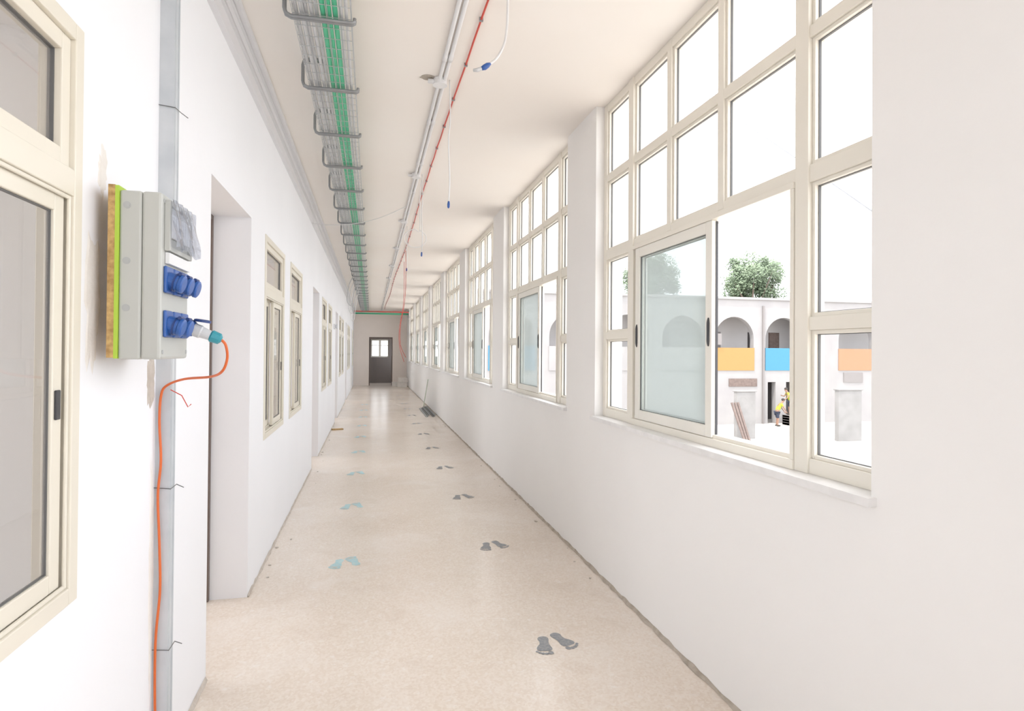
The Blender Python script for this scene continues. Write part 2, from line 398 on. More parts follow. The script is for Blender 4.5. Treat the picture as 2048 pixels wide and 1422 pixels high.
e = empty("door_10", (0.41, YE, 0), label="dark framed doorway in the end wall", category="door frame", **S)
m = MB(); m.box(-0.49, -0.45, -0.01, 0.21, 0, 2.06); m.box(0.45, 0.49, -0.01, 0.21, 0, 2.06); m.box(-0.45, 0.45, -0.01, 0.21, 2.0, 2.06)
m.fin("frame", M_DARKWOOD, parent=e, bevel=0.003)
e = empty("window_40", (0.40, YE+2.0, 1.18), label="small white two-pane lobby window", category="window", **S)
m = MB()
for a, b in ((-0.4, 0.0), (0.0, 0.4)):
    m.box(a, a+0.05, 0.05, 0.1, 0, 0.82); m.box(b-0.05, b, 0.05, 0.1, 0, 0.82)
m.box(-0.4, 0.4, 0.051, 0.099, 0, 0.06); m.box(-0.4, 0.4, 0.051, 0.099, 0.76, 0.82); m.box(-0.4, 0.4, 0.051, 0.099, 0.52, 0.56)
m.fin("frame", M_FRAMEW, parent=e)
MB().box(-0.38, 0.38, 0.07, 0.075, 0.03, 0.8).fin("glass_pane", M_GLASS, parent=e)

# ------------------------------------------------------------------ wall-top trunking
m = MB()
m.box(XL, XL+0.030, YB, YE, 3.03, 3.10); m.box(XL, XL+0.045, YB, YE, 3.10, 3.105)
m.box(XL, XL+0.050, YB, YE, 3.108, 3.15); m.box(XL, XL+0.062, YB, YE, 3.15, 3.156)
m.box(XL, XL+0.085, YB, YE, 3.160, HT)
m.fin("cable_trunking", M_TRUNK, loc=(0,0,0), label="white plastic trunking running along the top of the wall", category="trunking")

def rough_strip(name, x, sgn, y0, y1, w, m, **pr):
    mb = MB(); N = int((y1-y0)/0.06); v = []; f = []
    for i in range(N+1):
        y = y0 + (y1-y0)*i/N; a = w*(0.35+random.random()*0.9); h = 0.006+0.012*random.random()
        v += [(x, y, 0.0), (x+sgn*a, y, 0.0015), (x+sgn*a*0.5, y, h*0.6), (x+sgn*0.001, y, h+0.006)]
        if i:
            o = 4*(i-1); f += [(o+1, o+5, o+6, o+2), (o+2, o+6, o+7, o+3), (o, o+3, o+7, o+4)]
    mb.add(v, f); return mb.fin(name, m, loc=(0,0,0), **pr)
rough_strip("trim_31", XR, -1, YB, YE, 0.016, M_MORTAR, label="crumbly brown mortar line along the foot of the wall", category="mortar line", **S)
yy = YB
for k, d in enumerate(DOORS + [YE]):
    rough_strip("trim_%d" % (32+k), XL, 1, yy, d, 0.012, M_MORTARL, label="rough plaster edge along the foot of the wall", category="mortar line", **S); yy = d+0.94

# ------------------------------------------------------------------ cable basket, brackets, cables
TX0, TX1, TZ = -0.365, -0.105, 3.045
m = MB(); Y0, Y1 = -1.0, 24.4
for x in [TX0 + (TX1-TX0)*i/5 for i in range(6)]: m.tube([(x, Y0, TZ), (x, Y1, TZ)], 0.0018, 4)
for x in (TX0, TX1):
    for z in (TZ+0.03, TZ+0.06): m.tube([(x, Y0, z), (x, Y1, z)], 0.0022, 4)
y = Y0
while y < Y1:
    m.tube([(TX0, y, TZ+0.062), (TX0, y, TZ+0.002), (TX1, y, TZ+0.002), (TX1, y, TZ+0.062)], 0.0017, 4); y += 0.10
m.fin("cable_tray", M_GALV, loc=(0, 0, 0), label="galvanised wire-mesh cable basket hung under the ceiling", category="cable tray")
def arc_path():
    P = [(-0.285, 3.190), (-0.37, 3.190), (-0.392, 3.182), (-0.40, 3.155), (-0.40, 3.06), (-0.392, 3.038), (-0.372, 3.028), (-0.10, 3.028), (-0.09, 3.034), (-0.088, 3.05)]
    return [(a+0.25, 0, b-3.028) for a, b in P]
br = MB(); ap = arc_path()
for dy in (-0.010, 0.010): br.tube([(a, dy, c) for a, b, c in ap], 0.0085, 6)
for i in range(len(ap)-1):
    a, b = ap[i], ap[i+1]
    dx, dz = b[0]-a[0], b[2]-a[2]; l = math.hypot(dx, dz); nx, nz = -dz/l*0.003, dx/l*0.003
    br.add([(a[0]+nx,-0.01,a[2]+nz),(a[0]+nx,0.01,a[2]+nz),(b[0]+nx,0.01,b[2]+nz),(b[0]+nx,-0.01,b[2]+nz),
            (a[0]-nx,-0.01,a[2]-nz),(a[0]-nx,0.01,a[2]-nz),(b[0]-nx,0.01,b[2]-nz),(b[0]-nx,-0.01,b[2]-nz)],
           [(0,1,2,3),(4,7,6,5)])
b0 = br.fin("tray_bracket", M_GALVD, loc=(-0.25, 2.9, 3.028), smooth=True, label="bent grey steel bracket carrying the cable basket", category="bracket", group="cable tray brackets")
for k in range(1, 28):
    o = b0.copy(); COL.objects.link(o); o.location = (-0.25, 2.9+0.765*k, 3.028)
def long_cable(name, x, z, r, m, amp, lab, cat="cable", y0=-1.0, y1=24.5, grp=None, step=0.28):
    ph = random.random()*6; ph2 = random.random()*6; pts = []; y = y0
    while y < y1:
        pts.append((x+amp*math.sin(y*1.1+ph)+amp*0.5*math.sin(y*2.7+ph2), y, z+amp*0.3*(1+math.sin(y*1.9+ph2)))); y += step
    pts.append((x, y1, z))
    o = MB().tube(pts, r, 7).fin(name, m, smooth=True, label=lab, category=cat)
    if grp: o["group"] = grp
    return o
for i in range(5):
    long_cable("data_cable", -0.348+0.022*i, TZ+0.015, 0.0092, M_GREYC if i%2 else M_GREYC2, 0.0015, "grey data cable lying in the mesh basket", grp="grey cables in the basket")
for i in range(3):
    long_cable("data_cable", -0.230+0.027*i, TZ+0.016, 0.0120, M_GREEN, 0.0010, "bright green cable lying in the mesh basket", grp="green cables in the basket")
for i in range(2):
    long_cable("data_cable", -0.147+0.022*i, TZ+0.015, 0.0080, M_GREYC, 0.0015, "grey data cable lying in the mesh basket", grp="grey cables in the basket")

for x, r in ((0.40, 0.011), (0.432, 0.011)):
    m = MB(); m.tube([(x, -1, HC-r-0.005), (x, 25.9, HC-r-0.005)], r, 10)
    for k in range(0, 26):
        m.tube([(x, k+0.4, HC-r-0.005), (x, k+0.46, HC-r-0.005)], r+0.004, 10)
    m.fin("conduit", M_PVC, smooth=True, label="white plastic conduit fixed to the ceiling", category="conduit", group="white ceiling conduits")
pts = []; y = -1
while y < 25.5: pts.append((0.53+0.012*math.sin(y*0.7+1)+0.004*random.random(), y, HC-0.012)); y += 0.25
rc = MB().tube(pts, 0.0055, 7).fin("alarm_cable", M_RED, loc=(0,0,0), smooth=True, label="thin red cable clipped along the ceiling", category="cable")
c0 = MB().box(-0.010, 0.010, -0.006, 0.006, -0.021, -0.002).fin("clip", M_GALVD, parent=rc, loc=(pts[2][0], pts[2][1], HC))
for p in pts[4::2]:
    o = c0.copy(); COL.objects.link(o); o.parent = rc; o.location = (p[0], p[1], HC)

jb = empty("junction_box", (0.405, 3.74, HT), label="small round white junction box on the ceiling", category="junction box", group="ceiling junction boxes")
MB().tube([(0,0,-0.036),(0,0,0)], 0.042, 20).fin("base", M_PVC, parent=jb, bevel=0.003)
MB().tube([(0,0,-0.042),(0,0,-0.036)], 0.045, 20).fin("cover", M_PVC, parent=jb)
MB().tube([(-0.075,0,-0.02),(0.0,0,-0.02)], 0.014, 10).fin("spout", M_PVC, parent=jb, smooth=True)
for yj in (5.8, 7.9, 10.0, 12.1, 14.2): copy_tree(jb, (0.405, yj, HT))
mp = MB(); N = 18
mp.add([(0.33+0.05*math.cos(6.283*i/N)*(0.8+0.3*random.random()), 3.74+0.04*math.sin(6.283*i/N), HC-0.002) for i in range(N)], [tuple(range(N))])
mp.fin("plaster_patch", M_MORTAR, label="rough broken plaster hole in the ceiling beside a junction box", category="plaster patch")

def drop(x, y, zend, pts=None, r=0.004, lab="thin white cable hanging from the ceiling with a blue end cap"):
    P = pts or [(x, y, HC-0.005), (x+0.006, y, HC-0.25), (x-0.004, y, (HC+zend)/2), (x+0.005, y, zend+0.15), (x, y, zend)]
    o = MB().tube(P, r, 6, smooth_pts=6).fin("hanging_cable", M_WHITEC, loc=(0,0,0), smooth=True, label=lab, category="cable")
    a = Vector(P[-1]); d = (a-Vector(P[-2])).normalized()
    MB().tube([a-d*0.005, a+d*0.012, a+d*0.03, a+d*0.038], [r*1.6, r*2.2, r*2.0, r*1.0], 8).fin("end_cap", M_BLUE, parent=o, smooth=True)
    return o
drop(0.465, 3.74, 2.43)
drop(0.465, 5.80, 2.44)
drop(0.465, 8.3, 2.62)
P = [(0.60, 2.70, HC-0.005), (0.625, 2.80, 3.18), (0.64, 2.88, 3.11), (0.628, 2.89, 3.02), (0.59, 2.89, 2.945), (0.545, 2.89, 2.905), (0.525, 2.89, 2.892)]
o = MB().tube(P, 0.0065, 8, smooth_pts=6).fin("hanging_cable", M_WHITEC, loc=(0,0,0), smooth=True, label="curved white cable hanging from the ceiling with a blue connector", category="cable")
MB().tube([(0.56,2.89,2.915),(0.545,2.89,2.905),(0.53,2.89,2.893),(0.515,2.89,2.885)], [0.006,0.013,0.014,0.009], 10).fin("connector", M_BLUE, parent=o, smooth=True)
MB().tube([(0.52,2.89,2.888),(0.495,2.89,2.876),(0.475,2.89,2.872)], [0.008,0.010,0.007], 8).fin("plug_tip", M_GREYC, parent=o, smooth=True)
P = [(0.42+0.11*math.cos(a), 6.05, 2.62+0.09*math.sin(a)) for a in [math.radians(90+i*24) for i in range(-1, 15)]]
P = [(0.47, 6.0, HC-0.01), (0.46, 6.02, 2.95)] + P
MB().tube(P, 0.004, 6, smooth_pts=4).fin("hanging_cable", M_WHITEC, smooth=True, label="thin white cable hanging in a loose loop", category="cable")
for k, (dx, dy) in enumerate(((0, 0), (0.04, 1.3))):
    P = [(0.56+dx, 10.3+dy, HC-0.01), (0.57+dx, 10.4+dy, 2.7), (0.55+dx, 10.4+dy, 2.3), (0.49+dx, 10.4+dy, 1.95), (0.49+dx, 10.4+dy, 1.6), (0.58+dx, 10.4+dy, 1.38-0.1*k)]
    MB().tube(P, 0.0042, 6, smooth_pts=8).fin("hanging_cable", M_RED, smooth=True, label="thin red wire dangling from the ceiling", category="cable")
P = [(-0.70, 7.55, 3.02), (-0.5, 7.5, 3.0), (-0.2, 7.35, 3.0), (0.1, 7.2, 3.06), (0.38, 7.0, 3.16)]
MB().tube(P, 0.004, 6, smooth_pts=6).fin("hanging_cable", M_WHITEC, smooth=True, label="thin white cable sagging across below the ceiling", category="cable")
for k in range(3):
    y = 13.0+1.1*k
    P = [(-0.38, y, 3.04), (-0.46, y, 2.85), (-0.50, y+.1, 2.55-0.1*k), (-0.42, y+.15, 2.45-0.1*k), (-0.36, y+.1, 2.7), (-0.3, y+0.1, 3.03)]
    MB().tube(P, 0.008, 6, smooth_pts=6).fin("hanging_cable", (M_GREYC2, M_GREYC, M_WHITEC)[k], smooth=True, label="loose grey cable loop hanging from the basket", category="cable")
MB().tube([(-0.66, 25.0, 2.99), (1.48, 25.0, 2.99)], 0.035, 8).fin("conduit", M_GREEN, smooth=True, label="green conduit crossing below the ceiling at the corridor end", category="conduit")
MB().tube([(-0.66, 24.7, 3.05), (1.48, 24.7, 3.05)], 0.02, 8).fin("conduit", M_RED, smooth=True, label="red conduit crossing below the ceiling at the corridor end", category="conduit")

# ------------------------------------------------------------------ galvanised channel
ch = empty("steel_channel", (XL, 2.275, 0), label="galvanised steel cable channel standing against the wall", category="cable channel")
m = MB(); m.box(0, 0.047, 0, 0.003, 0, 3.03); m.box(0, 0.047, 0.047, 0.05, 0, 3.03); m.box(0.044, 0.047, 0.003, 0.047, 0, 3.03); m.box(0, 0.003, 0.003, 0.047, 0, 3.03)
m.box(0.047, 0.050, 0.004, 0.012, 0, 3.03); m.box(0.047, 0.050, 0.038, 0.046, 0, 3.03)
m.fin("channel", M_CHAN, parent=ch)
for z in (2.33, 1.02, 0.47):
    MB().tube([(0.0,-0.004,z+0.006),(0.052,-0.005,z),(0.054,0.052,z+0.004),(0.075,0.06,z-0.01)], 0.0015, 6).fin("cable_tie", M_GASKG, parent=ch)
def patch(name, X, cy, cz, ry, rz, m, lab, th=0.006, N=26):
    v = []
    for i in range(N):
        a = 6.283*i/N; k = 0.65+0.5*random.random(); v.append((X, cy+ry*k*math.cos(a), cz+rz*k*math.sin(a)))
    for i in range(N): p = v[i]; v.append((X+th, cy+(p[1]-cy)*0.85, cz+(p[2]-cz)*0.85))
    f = [(i, (i+1)%N, N+(i+1)%N, N+i) for i in range(N)] + [tuple(range(N, 2*N))]
    MB().add(v, f).fin(name, m, label=lab, category="plaster patch")
patch("plaster_patch", XL, 2.22, 1.40, 0.035, 0.10, M_MORTARL, "rough brown mortar patch on the wall beneath the socket box")
patch("plaster_patch", XL, 1.79, 1.62, 0.045, 0.20, M_PATCH, "pale plaster patch on the wall behind the socket box", 0.002)
patch("plaster_patch", XL, 1.84, 1.98, 0.03, 0.07, M_PATCH, "small pale plaster patch above the socket box", 0.002)
patch("plaster_patch", XL, 2.25, 0.75, 0.022, 0.45, M_PATCH, "pale filler smeared along the steel channel", 0.002, 40)

# ------------------------------------------------------------------ socket board
BX, BY, BZ = XL, 1.78, 1.471
sb = empty("socket_box", (BX, BY, BZ), label="grey electrical box with six blue sockets on a brown board", category="electrical box")
MB().box(0, 0.038, 0.10, 0.14, 0.03, 0.43).fin("spacer", M_PATCH, parent=sb)
MB().box(0, 0.038, 0.19, 0.23, 0.03, 0.43).fin("spacer", M_PATCH, parent=sb)
MB().box(0.038, 0.055, -0.004, 0.26, 0.004, 0.462).fin("backboard", M_OSB, parent=sb, bevel=0.001)
MB().box(0.055, 0.064, -0.004, 0.26, 0.002, 0.460).fin("board_face", M_LIME, parent=sb)
bs = MB().box(0.064, 0.117, 0, 0.25, 0, 0.45).fin("enclosure_base", M_BOX, parent=sb, bevel=0.006)
cv = MB().box(0.1175, 0.165, 0, 0.245, 0, 0.45).fin("enclosure_cover", M_BOX, parent=sb, bevel=0.007)
for z in (0.41, 0.262, 0.137):
    k = MB(); k.tube([(0.082, -0.0015, z), (0.082, 0.001, z)], 0.0095, 18); k.tube([(0.082, -0.0025, z), (0.082, 0.0, z)], 0.0065, 18)
    k.fin("knockout", M_BOXD, parent=bs)
for z in (0.02, 0.43):
    for yy in (0.018, 0.228): MB().tube([(0.163,yy,z),(0.167,yy,z)], 0.006, 12).fin("cover_screw", M_BOXD, parent=cv)
MB().ring(0.165, 0.180, 0.022, 0.228, 0.296, 0.435, 0.014).box(0.165, 0.172, 0.036, 0.214, 0.31, 0.421).fin("breaker_window", M_BOX, parent=cv, bevel=0.002)
for i in range(8): MB().box(0.172, 0.178, 0.04+i*0.0215, 0.059+i*0.0215, 0.335, 0.40).fin("breaker", M_PVC, parent=cv, bevel=0.001)
MB().box(0.166, 0.176, 0.03, 0.225, 0.262, 0.292).fin("label_strip", M_PVC, parent=cv)
fl = MB(); NX, NZ = 24, 16; v = []; f = []
for i in range(NX+1):
    for j in range(NZ+1):
        t = j/NZ
        v.append((0.184+0.022*(1-t)*(0.6+0.4*math.sin(i*0.55))+0.003*math.sin(i*1.3+j*0.5), 0.016+0.222*i/NX, 0.305+0.135*t+0.006*math.sin(i*0.8)*(1-t)))
for i in range(NX):
    for j in range(NZ): a = i*(NZ+1)+j; f.append((a, a+NZ+1, a+NZ+2, a+1))
fl.add(v, f).fin("protective_film", M_FILM, parent=cv, smooth=True)
def socket(y, z, open_=False):
    fl = MB().box(0.165, 0.174, y-0.031, y+0.031, z-0.036, z+0.038).fin("socket", M_BLUE, parent=sb, bevel=0.005)
    a = math.radians(16)
    d = Vector((math.cos(a), 0, -math.sin(a)))
    c = Vector((0.170, y, z))
    MB().tube([c, c+d*0.026, c+d*0.030], [0.0245, 0.0235, 0.021], 20).fin("barrel", M_BLUE, parent=fl)
    MB().tube([c+d*0.017, c+d*0.021], [0.0262, 0.0262], 20).fin("collar", M_BLUED, parent=fl)
    if not open_:
        MB().tube([c+d*0.030, c+d*0.038, c+d*0.041], [0.0255, 0.0255, 0.020], 20).fin("lid", M_BLUE, parent=fl)
        MB().tube([c+d*0.034+Vector((0,-0.016,0.027)), c+d*0.034+Vector((0,0.016,0.027))], 0.005, 10).fin("hinge", M_BLUED, parent=fl)
    else:
        q = c+d*0.028+Vector((0,0,0.028)); t = Vector((math.cos(math.radians(-8)), 0, math.sin(math.radians(-8)))); nn = Vector((-t.z, 0, t.x))
        cc = q+t*0.024
        MB().tube([cc-nn*0.004, cc+nn*0.003, cc+nn*0.005], [0.0235, 0.0235, 0.018], 20).fin("lid", M_BLUED, parent=fl)
ys = [0.048, 0.120, 0.192]
for y in ys: socket(y, 0.217)
for i, y in enumerate(ys): socket(y, 0.096, i == 2)
ox, oy, oz = XL+0.170, BY+0.192, BZ+0.096
ec = [(ox+0.100, oy+0.010, oz-0.038), (ox+0.113, oy+0.012, oz-0.055), (ox+0.116, oy+0.02, oz-0.095), (ox+0.10, oy+0.03, oz-0.135), (ox+0.05, oy+0.10, oz-0.155), (-0.60, 2.18, 1.400),
      (-0.672, 2.245, 1.375), (-0.694, 2.262, 1.34), (-0.698, 2.262, 1.25), (-0.692, 2.262, 1.12), (-0.700, 2.262, 1.0), (-0.694, 2.262, 0.85), (-0.690, 2.262, 0.68), (-0.702, 2.262, 0.5), (-0.70, 2.262, 0.25), (-0.69, 2.262, 0.08), (-0.64, 2.20, 0.006), (-0.60, 2.0, 0.006), (-0.62, 1.6, 0.006)]
o = MB().tube(ec, 0.0042, 8, smooth_pts=6).fin("extension_cable", M_ORANGE, loc=(0,0,0), smooth=True, label="orange power cable with grey and teal plug hanging down", category="power cable")
P0 = Vector((ox+0.026, oy, oz-0.008)); D = (Vector(ec[0])-P0)
pl = MB().tube([P0, P0+D*0.25, P0+D*0.3, P0+D*0.62], [0.020, 0.020, 0.017, 0.015], 16).fin("plug", M_GREYC, parent=o)
MB().tube([P0+D*0.6, P0+D*0.66, P0+D*0.95, P0+D*1.03], [0.015, 0.019, 0.017, 0.008], 16).fin("plug_collar", M_TEAL, parent=pl)
MB().tube([(-0.665,2.262,1.36),(-0.63,2.262,1.34),(-0.61,2.262,1.30),(-0.60,2.262,1.31)], 0.0018, 5).fin("tie_tail", M_RED, parent=o)

# ------------------------------------------------------------------ footprints
def foot(sx):
    W = [(-0.092,0.006),(-0.087,0.018),(-0.075,0.027),(-0.058,0.029),(-0.035,0.026),(-0.008,0.027),(0.015,0.034),(0.036,0.040),(0.052,0.037),(0.062,0.022)]
    m = MB(); L = [(-w*sx, y) for y, w in W]; R = [(w*sx*(0.80 if -0.05 < y < 0.0 else 1), y) for y, w in W]
    for i in range(len(W)-1):
        m.add([(*L[i], 0.0015), (*R[i], 0.0015), (*R[i+1], 0.0015), (*L[i+1], 0.0015)], [(0,1,2,3)])
    for tx, ty, r in ((-0.028,0.080,0.0145),(-0.007,0.089,0.0105),(0.011,0.087,0.0095),(0.026,0.079,0.009),(0.039,0.067,0.008)):
        m.add([(tx*sx+r*math.cos(6.283*k/12), ty+r*1.15*math.sin(6.283*k/12), 0.0015) for k in range(12)], [tuple(range(12))])
    return m
def prints(x, y, m, lab, grp, flip):
    for sx, dx, rot in ((1, -0.056, math.pi-0.20), (-1, 0.054, math.pi+0.35 if not flip else 0.3)):
        foot(sx).fin("footprint", m, loc=(x+dx, y+(0.014 if dx > 0 else -0.014), 0), rot=(0,0,rot), label=lab, category="painted footprint", group=grp)
for k in range(12):
    prints(0.930, 2.97+1.585*k, M_PRINTG, "dark grey child-size footprint painted on the floor", "grey painted footprints", False)
for k in range(9):
    prints(-0.160, 4.40+1.58*k, M_PRINTB, "worn pale blue child-size footprint painted on the floor", "pale blue painted footprints", True)

# ------------------------------------------------------------------ corridor clutter
for k in range(5):
    x = 1.24+0.05*k; m = MB(); L0 = 13.6+0.25*(k%3); L1 = 15.6+0.15*k
    m.box(-0.02, 0.02, 0, L1-L0, 0, 0.003); m.box(-0.02, -0.017, 0, L1-L0, 0, 0.03); m.box(0.017, 0.02, 0, L1-L0, 0, 0.03)
    m.fin("metal_stud", M_GALVD if k % 2 else M_GALV, loc=(x, L0, 0.001), label="galvanised metal stud lying on the floor by the wall", category="metal stud", group="metal studs on the floor")
m = MB().box(-0.010, 0.010, -0.008, 0.008, 0, 0.74)
m.fin("timber_strip", M_STRIPG, loc=(1.375, 16.1, 0.002), rot=(0, 0.155, 0), label="pale green strip leaning against the wall", category="strip")
for k, (x, y, z) in enumerate(((1.25, 24.9, 0), (1.28, 24.9, 0.2), (0.95+0.1, 25.4, 0))):
    m = MB(); m.box(-0.19, 0.19, -0.1, 0.1, 0, 0.19); m.box(-0.12, -0.02, -0.06, 0.06, 0.19, 0.191); m.box(0.02, 0.12, -0.06, 0.06, 0.19, 0.191)
    m.fin("concrete_block", M_PATCH, loc=(x, y, z), bevel=0.006, label="pale concrete building block by the wall", category="building block", group="blocks by the wall")
for k in range(26):
    left = k < 12
    y = random.uniform(3.2, 13.5); x = (XL+0.03+0.10*random.random()) if left else (XR-0.03-0.07*random.random())
    if left and any(d-0.1 < y < d+1.04 for d in DOORS): x += 0.02
    r = random.uniform(0.006, 0.015)
    MB().sphere((0, 0, r*0.35), r, r*random.uniform(0.7, 1.5), r*0.35, 8, jit=0.5).fin("plaster_chip", M_MORTARL, loc=(x, y, 0), label="small crumbled plaster chip on the floor by the wall", category="plaster chip", group="plaster chips on the floor")
MB().box(-0.10, 0.10, -0.05, 0.05, 0, 0.02).fin("timber_offcut", M_OSB, loc=(-0.60, 11.75, 0), rot=(0,0,0.3), label="small brown timber offcut on the floor beside the wall", category="timber offcut")
wl = empty("wall_lamp", (XL, 12.3, 1.96), label="small white bulkhead lamp fixed on the wall", category="wall lamp")
MB().box(0, 0.03, -0.12, 0.12, -0.05, 0.05).fin("base", M_PVC, parent=wl, bevel=0.004)
MB().box(0.03, 0.075, -0.11, 0.11, -0.04, 0.04).fin("diffuser", M_PVCG, parent=wl, bevel=0.015)

# ------------------------------------------------------------------ outside
GZ = -3.0
MB().box(-60, 140, -60, 160, GZ-0.2, GZ).fin("ground", M_GROUND, loc=(0,0,0), label="pale sunlit courtyard ground", category="ground", **S)

FY = 33.6; ZT = 5.0; ZP0, ZP1 = 0.39, 1.82; AR = 1.375; ZS = 2.40
bld = empty("school_building", (20, FY, GZ), label="two-storey white building with an arched upper gallery and coloured panels", category="building")
arches = [(4.3, None), (7.9, M_PBLUE), (11.5, None), (15.1, None), (18.7, M_FACADE), (22.3, M_PORANGE), (25.9, M_PBLUE), (31.4, M_PPEACH), (35.0, M_PBLUE), (38.6, M_PORANGE)]
def rel(mb): mb.v = [(a-20, b-FY, c-GZ) for a, b, c in mb.v]; return mb
m = MB(); edges = [1.9]
for c, _ in arches: edges += [c-AR, c+AR]
edges.append(41.0)
for i in range(0, len(edges), 2): m.box(edges[i], edges[i+1], FY, FY+0.4, ZP0, ZT)
NS = 16
for c, _ in arches:
    for i in range(NS):
        a0 = math.pi*(1-i/NS); a1 = math.pi*(1-(i+1)/NS)
        xa, xb = c+AR*math.cos(a0), c+AR*math.cos(a1); za, zb = ZS+AR*math.sin(a0), ZS+AR*math.sin(a1)
        m.add([(xa,FY,za),(xb,FY,zb),(xb,FY,ZT),(xa,FY,ZT),(xa,FY+0.4,za),(xb,FY+0.4,zb),(xb,FY+0.4,ZT),(xa,FY+0.4,ZT)],
              [(0,1,2,3),(7,6,5,4),(0,4,5,1),(3,2,6,7)])
m.box(1.9, 24.7, FY, FY+0.4, GZ, ZP0); m.box(25.28, 26.05, FY, FY+0.4, GZ, -0.35); m.box(24.7, 27.1, FY, FY+0.4, -0.35, ZP0); m.box(27.1, 41, FY, FY+0.4, GZ, ZP0)
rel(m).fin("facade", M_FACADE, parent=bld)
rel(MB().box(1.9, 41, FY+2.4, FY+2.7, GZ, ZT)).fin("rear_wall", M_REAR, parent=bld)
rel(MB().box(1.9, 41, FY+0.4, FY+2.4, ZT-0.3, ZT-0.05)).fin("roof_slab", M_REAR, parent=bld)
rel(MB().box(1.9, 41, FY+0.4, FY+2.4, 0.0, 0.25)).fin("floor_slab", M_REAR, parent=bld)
rel(MB().box(1.8, 41.1, FY-0.12, FY, 4.88, 5.02)).fin("coping", M_FACADE, parent=bld)
for c, pm in arches:
    rel(MB().box(c-AR-0.02, c+AR+0.02, FY-0.05, FY+0.15, ZP0, ZP1)).fin("parapet_panel", pm or M_FACADE, parent=bld)
for (x0, x1, z0, z1, dm) in ((21.6, 22.8, 0.3, 2.9, M_XGREY), (24.9, 25.3, 0.3, 2.9, M_XDARK), (26.5, 27.3, 0.3, 2.9, M_BROWN), (30.2, 31.2, 0.3, 2.9, M_XGREY), (17.9, 19.0, 0.3, 2.9, M_XGREY),
                             (24.9, 25.6, GZ, -0.6, M_XGREY), (26.3, 27.5, GZ, -0.5, M_XDARK)):
    rel(MB().box(x0, x1, FY+2.33, FY+2.42, z0, z1).box(x0+0.05, x1-0.05, FY+2.30, FY+2.34, z0, z1-0.06)).fin("doorway", dm, parent=bld)
rel(MB().box(21.9, 23.9, FY-0.05, FY, -0.62, -0.12)).fin("sign_board", M_BROWN, parent=bld)
rel(MB().box(30.4, 31.9, FY-0.05, FY, -0.4, 0.25)).fin("window_opening", M_XGREY, parent=bld)
rel(MB().box(24.28, 24.40, FY-0.10, FY, GZ, 4.5)).fin("downpipe", M_XGREY, parent=bld)
rel(MB().box(20.98, 21.3, FY-0.16, FY-0.05, 2.0, 2.7)).fin("meter_box", M_XGREY, parent=bld)

def tree(x, y, zc, rx, rz, seed, lab):
    random.seed(seed)
    t = empty("tree", (x, y, GZ), label=lab, category="tree", group="trees beyond the building")
    z = zc-GZ
    MB().tube([(0,0,0),(0.1,0,z*0.4),(-0.05,0.1,z*0.7),(0,0,z)], [0.35,0.27,0.2,0.08], 10, smooth_pts=4).fin("trunk", M_BARK, parent=t, smooth=True)
    for k in range(9):
        a = k*0.7; MB().tube([(0,0,z*0.6+0.1*k), (rx*0.4*math.cos(a), rx*0.4*math.sin(a), z*0.85), (rx*0.75*math.cos(a), rx*0.75*math.sin(a), z+0.2*rz*math.sin(k))], [0.12,0.07,0.02], 6).fin("branch", M_BARK, parent=t)
    cr = MB(); blobs = []
    for k in range(60):
        while True:
            p = Vector((random.uniform(-1,1), random.uniform(-1,1), random.uniform(-1,1)))
            if p.length < 1: break
        blobs.append((p.x*rx*0.85, p.y*rx*0.85, z+p.z*rz*0.8, random.uniform(0.5, 0.9)))
    for bx, by, bz, br in blobs:
        for q in range(360):
            d = Vector((random.gauss(0,1), random.gauss(0,1), random.gauss(0,1))).normalized()*br*random.uniform(0.4,1.1)
            c = Vector((bx, by, bz))+d; s = random.uniform(0.07, 0.14)
            u = Vector((random.gauss(0,1), random.gauss(0,1), random.gauss(0,1))).normalized(); w = u.orthogonal().normalized()
            cr.add([c-u*s, c+w*s*0.5, c+u*s, c-w*s*0.5], [(0,1,2,3)])
    cr.fin("foliage", M_LEAF, parent=t, kind="stuff")
tree(30.4, 43.5, 7.6, 2.9, 2.6, 3, "round-crowned green tree rising above the building roof")
tree(24.2, 49.5, 7.9, 2.7, 2.9, 5, "green tree rising behind the white building")

MB().box(-0.55, 0.55, -0.15, 0.15, 0, 2.45).box(-0.6, 0.6, -0.2, 0.2, 2.45, 2.52).fin("concrete_slab", M_SLAB, loc=(19.2, 28.0, GZ), bevel=0.02, label="white concrete slab standing upright in the courtyard", category="concrete slab")
for k in range(3):
    MB().box(-0.05, 0.05, -0.04, 0.04, 0, 2.1).fin("timber_plank", M_BROWN, loc=(18.5+0.14*k, 26.95, GZ), rot=(-0.42, -0.10+0.02*k, 0), label="dark brown timber plank leaning against the concrete slab", category="timber plank", group="leaning timber planks")
MB().box(-0.7, 0.7, -0.15, 0.15, 0, 2.6).box(-0.75, 0.75, -0.2, 0.2, 2.6, 2.68).fin("concrete_slab", M_SLAB, loc=(24.1, 26.3, GZ), bevel=0.02, label="wide white concrete slab standing in the courtyard", category="concrete slab")
sc = MB()
for x in (0, 0.6):
    for y in (0, 0.6): sc.tube([(x, y, 0), (x, y, 2.4)], 0.03, 6)
for k in range(6):
    z = 0.1+0.45*k
    for a, b in (((0,0),(0.6,0)), ((0,0.6),(0.6,0.6)), ((0,0),(0,0.6)), ((0.6,0),(0.6,0.6))): sc.tube([(*a, z), (*b, z)], 0.02, 6)
    if k < 5:
        sc.tube([(0,0,z),(0.6,0,z+0.45)], 0.018, 6); sc.tube([(0.6,0.6,z),(0,0.6,z+0.45)], 0.018, 6)
sc.fin("scaffold_tower", M_SCAF, loc=(22.3, 26.6, GZ), label="white lattice scaffold tower in the courtyard", category="scaffold")
st = MB()
